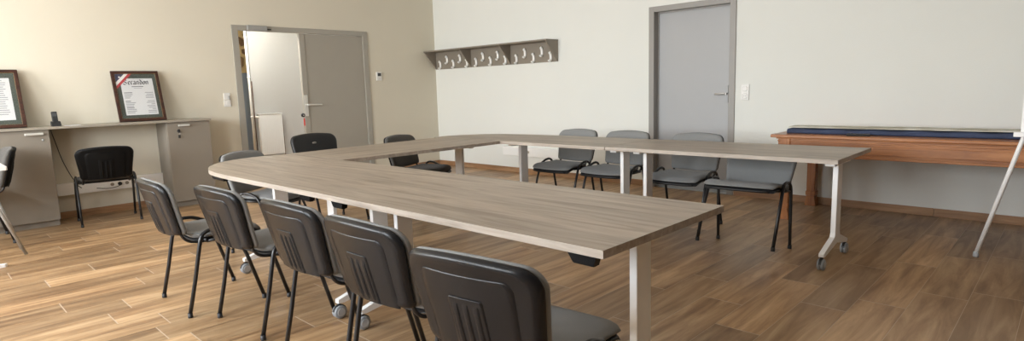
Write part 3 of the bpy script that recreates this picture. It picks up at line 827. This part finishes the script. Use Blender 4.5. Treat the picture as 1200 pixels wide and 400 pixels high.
    for s_ in (-1, 1):
        x = s_ * .196
        mb = MB(); mb.tube(smooth_path([(x * .93, -.012, .56), (x * .97, .005, .50), (x, .020, .455), (x, .050, .425), (x, .10, .412), (x, .18, .411), (x, .29, .411)], 4), .011, 'black_tube', 8, ry=.008)
        mb.build('back_support', t)
    return t

GC = 'grey visitor chairs around the meeting tables'
protoG = make_chair('x')
used = []
def chair(proto, x, y, deg, label, group=GC, z=0, scale=1, tilt=0):
    o = dup(proto) if proto in used else proto
    used.append(proto)
    o.location = (x, y, z); o.rotation_euler = (tilt, 0, math.radians(deg)); o.scale = (scale,) * 3
    o['label'] = label; o['category'] = 'chair'
    if group: o['group'] = group
    return o
LB = 'black-shelled grey chair in the near row, '
chair(protoG, 3.912, -5.205, -1, LB + 'furthest left with open floor beside it')
chair(protoG, 4.545, -5.083, 3.5, LB + 'second from the left')
chair(protoG, 5.27, -5.045, 2, LB + 'in the middle of the five')
chair(protoG, 5.845, -5.045, 1.5, LB + 'just behind the closest chair')
chair(protoG, 6.49, -5.10, 8, 'closest chair to the viewer, black shell and grey seat cut by bottom edge')
LF = 'grey upholstered chair behind the far row, '
chair(protoG, 3.93, -1.35, 180, LF + 'leftmost of the four')
chair(protoG, 4.535, -1.35, 180, LF + 'left of the grey door')
chair(protoG, 5.26, -1.35, 180, LF + 'directly in front of the grey door')
lc = chair(protoG, 5.97, -1.815, 184, LF + 'rightmost, its top hidden below the tabletop', tilt=math.radians(10.5))
lc.scale = (1.06, 1, 1)
for ch in lc.children:
    if ch.name.startswith(('back_shell', 'backrest')): ch.location.z = -.06
chair(protoG, 2.808, -4.283, -62, 'chair behind the rounded end of the near table row, grey back showing')
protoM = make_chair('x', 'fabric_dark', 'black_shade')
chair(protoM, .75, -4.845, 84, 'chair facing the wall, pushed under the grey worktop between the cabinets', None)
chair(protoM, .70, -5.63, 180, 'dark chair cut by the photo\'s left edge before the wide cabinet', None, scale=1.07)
protoD = make_chair('x', 'fabric_dark')
chair(protoD, 2.667, -2.63, -72.5, 'chair with dark seat at the crosswise table, nearest the room corner')
protoL = make_chair('x', 'leather')
kc = chair(protoL, 2.36, -3.43, -86, 'glossy black chair before the double door behind the crosswise table', None)
kc.scale = (1, 1, 1.085)
mb = MB(); mb.lathe([(.002, 0), (.012, .001), (.012, .003), (.002, .004)], 'chrome', 16, 'Y', (0, 0, 0)); mb.xf(Matrix.Translation((.0, back_y(0, .70) + .047, .70)) @ Matrix.Diagonal((2.0, 1, .8, 1)))
mb.build('chrome_disc', kc)  # small oval chrome disc on the front of the back pad

# ------------------------------------------------------------------ oak table with its load
t = thing('oak_table', 'long honey oak table with panelled apron against the back wall', 'table', (0, 0, 0))
OZ = .757
mb = MB()
mb.box(5.735, 8.35, -.885, -.02, OZ - .028, OZ, 'oak', .006); mb.build('tabletop', t)
mb = MB(); mb.box(5.775, 8.31, -.858, -.845, OZ - .040, OZ - .028, 'oak', .004)
mb.box(5.79, 8.30, -.845, -.82, OZ - .18, OZ - .028, 'oak')
mb.box(5.785, 8.305, -.852, -.845, OZ - .185, OZ - .165, 'oak', .003); mb.box(5.785, 8.305, -.852, -.845, OZ - .062, OZ - .050, 'oak', .003)
mb.box(5.92, 8.17, -.850, -.845, OZ - .150, OZ - .145, 'oak', .002); mb.box(5.92, 8.17, -.850, -.845, OZ - .080, OZ - .075, 'oak', .002)
mb.box(5.80, 5.825, -.82, -.06, OZ - .18, OZ - .028, 'oak'); mb.box(8.265, 8.29, -.82, -.06, OZ - .18, OZ - .028, 'oak'); mb.box(5.82, 8.27, -.085, -.06, OZ - .18, OZ - .028, 'oak')
mb.build('apron', t)
for x in (5.815, 8.20):
    for y in (-.855, -.125):
        mb = MB(); s_ = .078
        prof = [(0, .100, .07), (.07, .100, .07), (.085, .085, .055), (.10, .066, .04)]
        mb.box(x, x + s_, y, y + s_, .14, OZ - .03, 'oakZ', .004)
        mb.box(x - .006, x + s_ + .006, y - .006, y + s_ + .006, .10, .145, 'oakZ', .006)
        # flared foot
        pts = [(x - .010, 0), (x + s_ + .010, 0), (x + s_ + .004, .05), (x + s_ - .004, .10), (x + .004, .10), (x - .004, .05)]
        mb.prism(pts, y - .006, y + s_ + .006, 'oakZ', 'Y')
        mb.build('leg', t)
mb = MB(); bm = mb.bm
# long folded blue cloth with pale printed sheets on it
rows = []
nx = 90
for i in range(nx + 1):
    x = 5.825 + (8.1 - 5.825) * i / nx
    q = .004 * math.sin(i * .9) + .003 * math.sin(i * .37 + 1); h = .040 + .003 * math.sin(i * .53)
    yb = -.735 + .05 * (i / nx)
    rows.append([bm.verts.new(p) for p in ((x, yb + .27, OZ + .001), (x, yb, OZ + .001), (x, yb - .008 + q * .5, OZ + .012), (x, yb - .006 - q * .5, OZ + .028), (x, yb + .008, OZ + h), (x, yb + .13, OZ + h + q * .4), (x, yb + .255, OZ + h), (x, yb + .275, OZ + .02))])
fs = []
for A, B in zip(rows, rows[1:]):
    for k in range(8): fs.append(bm.faces.new((A[k], A[(k + 1) % 8], B[(k + 1) % 8], B[k])))
fs.append(bm.faces.new(rows[0])); fs.append(bm.faces.new(rows[-1][::-1]))
bmesh.ops.recalc_face_normals(bm, faces=fs); mb._tagf(fs, 'blue_cloth', True)
tag(mb.build('folded_cloth'), 'long navy blue folded cloth lying on the oak table', 'cloth')
mb = MB(); bm = mb.bm; rows = []
for i in range(61):
    x = 5.83 + (8.08 - 5.83) * i / 60
    q = .003 * math.sin(i * .8) + .002 * math.sin(i * .31); yb = -.728 + .05 * (i / 60)
    z = OZ + .053
    rows.append([bm.verts.new(p) for p in ((x, yb - .002 + q, z - .002), (x, yb + .02, z + .004 + q * .5), (x, yb + .12, z + .008 - q), (x, yb + .25 + q, z + .004), (x, yb + .25, z - .003), (x, yb + .02, z - .003))])
fs = []
for A, B in zip(rows, rows[1:]):
    for k in range(6): fs.append(bm.faces.new((A[k], A[(k + 1) % 6], B[(k + 1) % 6], B[k])))
fs.append(bm.faces.new(rows[0])); fs.append(bm.faces.new(rows[-1][::-1])); bmesh.ops.recalc_face_normals(bm, faces=fs); mb._tagf(fs, 'news', True)
tag(mb.build('paper_roll'), 'pale printed paper strip spread along the top of the blue cloth', 'paper')
t = thing('remote_control', 'small black remote control on the oak table edge before the blue cloth', 'remote control', (6.405, -.80, OZ), math.radians(14))
mb = MB(); mb.box(-.085, .085, -.022, .022, 0, .018, 'black_matt', .006); mb.build('body', t)
mb = MB()
for k in range(5): mb.box(-.06 + k * .022, -.048 + k * .022, -.01, .01, .018, .0205, 'screen_grey', .002)
mb.build('button', t)

# ------------------------------------------------------------------ flip chart easel at the right edge
t = thing('flipchart_easel', 'white flip chart easel on thin legs at the photo\'s right edge', 'easel', (0, 0, 0))
ax = 7.80
for s_ in (-1, 1):
    mb = MB(); mb.tube([(ax + s_ * .54, -1.255, .02), (ax + s_ * .345, -1.298, .83), (ax + s_ * .11, -1.225, 1.83)], .0135, 'white_metal', 12); lg = mb.build('leg', t)
    mb = MB(); mb.lathe([(.016, 0), (.017, .006), (.0155, .035)], 'grey_plastic', 12, 'Z', (ax + s_ * .54, -1.255, 0)); mb.build('foot_cap', lg)
mb = MB(); mb.tube([(ax, -.75, .02), (ax, -1.19, 1.80)], .0135, 'white_metal', 12); lg = mb.build('leg', t)
mb = MB(); mb.lathe([(.016, 0), (.017, .006), (.0155, .035)], 'grey_plastic', 12, 'Z', (ax, -.75, 0)); mb.build('foot_cap', lg)
T = Matrix.Translation((ax, -1.335, .86)) @ Matrix.Rotation(math.radians(-4), 4, 'X') @ Matrix.Rotation(0, 4, 'Y')
mb = MB(); mb.box(-.362, .345, -.012, .006, .0, .98, 'white_metal', .004); mb.xf(T); mb.build('board', t)
mb = MB(); mb.box(-.39, .37, -.085, .01, -.03, -.018, 'white_metal', .004); mb.box(-.39, .37, -.09, -.080, -.03, .0, 'white_metal', .003); mb.xf(T); mb.build('pen_tray', t)
mb = MB(); mb.box(-.325, .325, -.022, -.0125, .03, .95, 'paper', .002); mb.xf(T); mb.build('paper_pad', t)
mb = MB(); mb.box(-.33, .33, -.030, -.012, .925, .965, 'grey_plastic', .004); mb.xf(T); mb.build('clamp', t)

# ------------------------------------------------------------------ small folding table at the left edge
t = thing('side_table', 'white topped table on grey legs cut by the photo\'s left edge', 'table', (0, 0, 0))
mb = MB(); mb.prism([(1.70, -5.685), (1.69, -5.675), (1.15, -5.675), (1.15, -6.9), (1.70, -6.9)], .715, .74, 'white_plastic'); mb.build('tabletop', t)
for p, q in (((1.555, -5.625, .0), (1.625, -5.86, .715)), ((1.30, -5.625, .0), (1.26, -5.80, .715)), ((1.6, -6.8, 0), (1.6, -6.75, .715)), ((1.25, -6.8, 0), (1.25, -6.75, .715))):
    mb = MB(); mb.tube([p, q], .0125, 'silver', 10); mb.build('leg', t)
mb = MB(); mb.box(1.24, 1.62, -5.86, -5.80, .68, .715, 'silver', .003); mb.build('crossbar', t)
t = thing('floor_stand', 'low white stand foot on the floor cut by the left edge', 'stand', (0, 0, 0))
mb = MB(); mb.prism([(1.88, -5.775), (1.905, -5.79), (1.91, -5.82), (1.895, -6.35), (1.84, -6.35), (1.86, -5.82)], 0, .022, 'white_metal'); mb.build('foot', t)
mb = MB(); mb.tube([(1.87, -6.3, .02), (1.87, -6.3, 1.0)], .018, 'white_metal', 12); mb.build('pole', t)

# ------------------------------------------------------------------ light
w = bpy.data.worlds.new('daylight'); S.world = w; w.use_nodes = True
nt = w.node_tree; bg = nt.nodes['Background']
sky = N(nt, 'ShaderNodeTexSky'); sky.sky_type = 'NISHITA'; sky.sun_elevation = math.radians(35); sky.sun_rotation = math.radians(0); sky.sun_disc = False
nt.links.new(sky.outputs['Color'], bg.inputs['Color']); bg.inputs['Strength'].default_value = .25
for i, (a, b_) in enumerate(WINS):
    l = bpy.data.lights.new('window daylight', 'AREA'); l.shape = 'RECTANGLE'; l.size = b_ - a - .1; l.size_y = WZ1 - WZ0 - .1
    l.energy = (112, 98, 74)[i]; l.color = (.945, .975, 1.0)
    o = bpy.data.objects.new('window_daylight', l); C.objects.link(o)
    o.location = ((a + b_) / 2, YF - .2, (WZ0 + WZ1) / 2); o.rotation_euler = (math.radians(90 - 8), 0, 0)
# added fill lamp, out of sight, brightens the corridor and stone wall
t = thing('corridor_fill_lamp', 'added unseen fill lamp hanging in the corridor behind the doorway', 'lamp', (-.55, -2.85, 2.7))
mb = MB(); mb.lathe([(.20, 0), (.20, -.03), (.19, -.04)], 'white_metal', 24, 'Z'); mb.build('base', t)
mb = MB(); mb.tube([(0, 0, -.04), (0, 0, -.30)], .006, 'white_metal', 8); mb.lathe([(.02, -.28), (.055, -.292), (.06, -.302)], 'white_metal', 16, 'Z'); mb.build('stem', t)
m_, nt_, b_ = newmat('fill lamp globe'); b_.inputs['Emission Color'].default_value = (1, .985, .95, 1); b_.inputs['Emission Strength'].default_value = 72; M['globe'] = m_
mb = MB(); mb.lathe([(.03 if q in (0, 12) else .105 * math.sin(PI * q / 12), -.40 + .105 * math.cos(PI * q / 12)) for q in range(13)], 'globe', 24, 'Z'); mb.build('globe', t)

S.view_settings.view_transform = 'Standard'; S.view_settings.look = 'None'; S.view_settings.gamma = 1; S.view_settings.use_curve_mapping = False
S.view_settings.exposure = 1.0
S.render.engine = 'CYCLES'
S.cycles.use_denoising = True
S.cycles.max_bounces = 10; S.cycles.diffuse_bounces = 6; S.cycles.transparent_max_bounces = 12; S.cycles.caustics_reflective = False; S.cycles.caustics_refractive = False
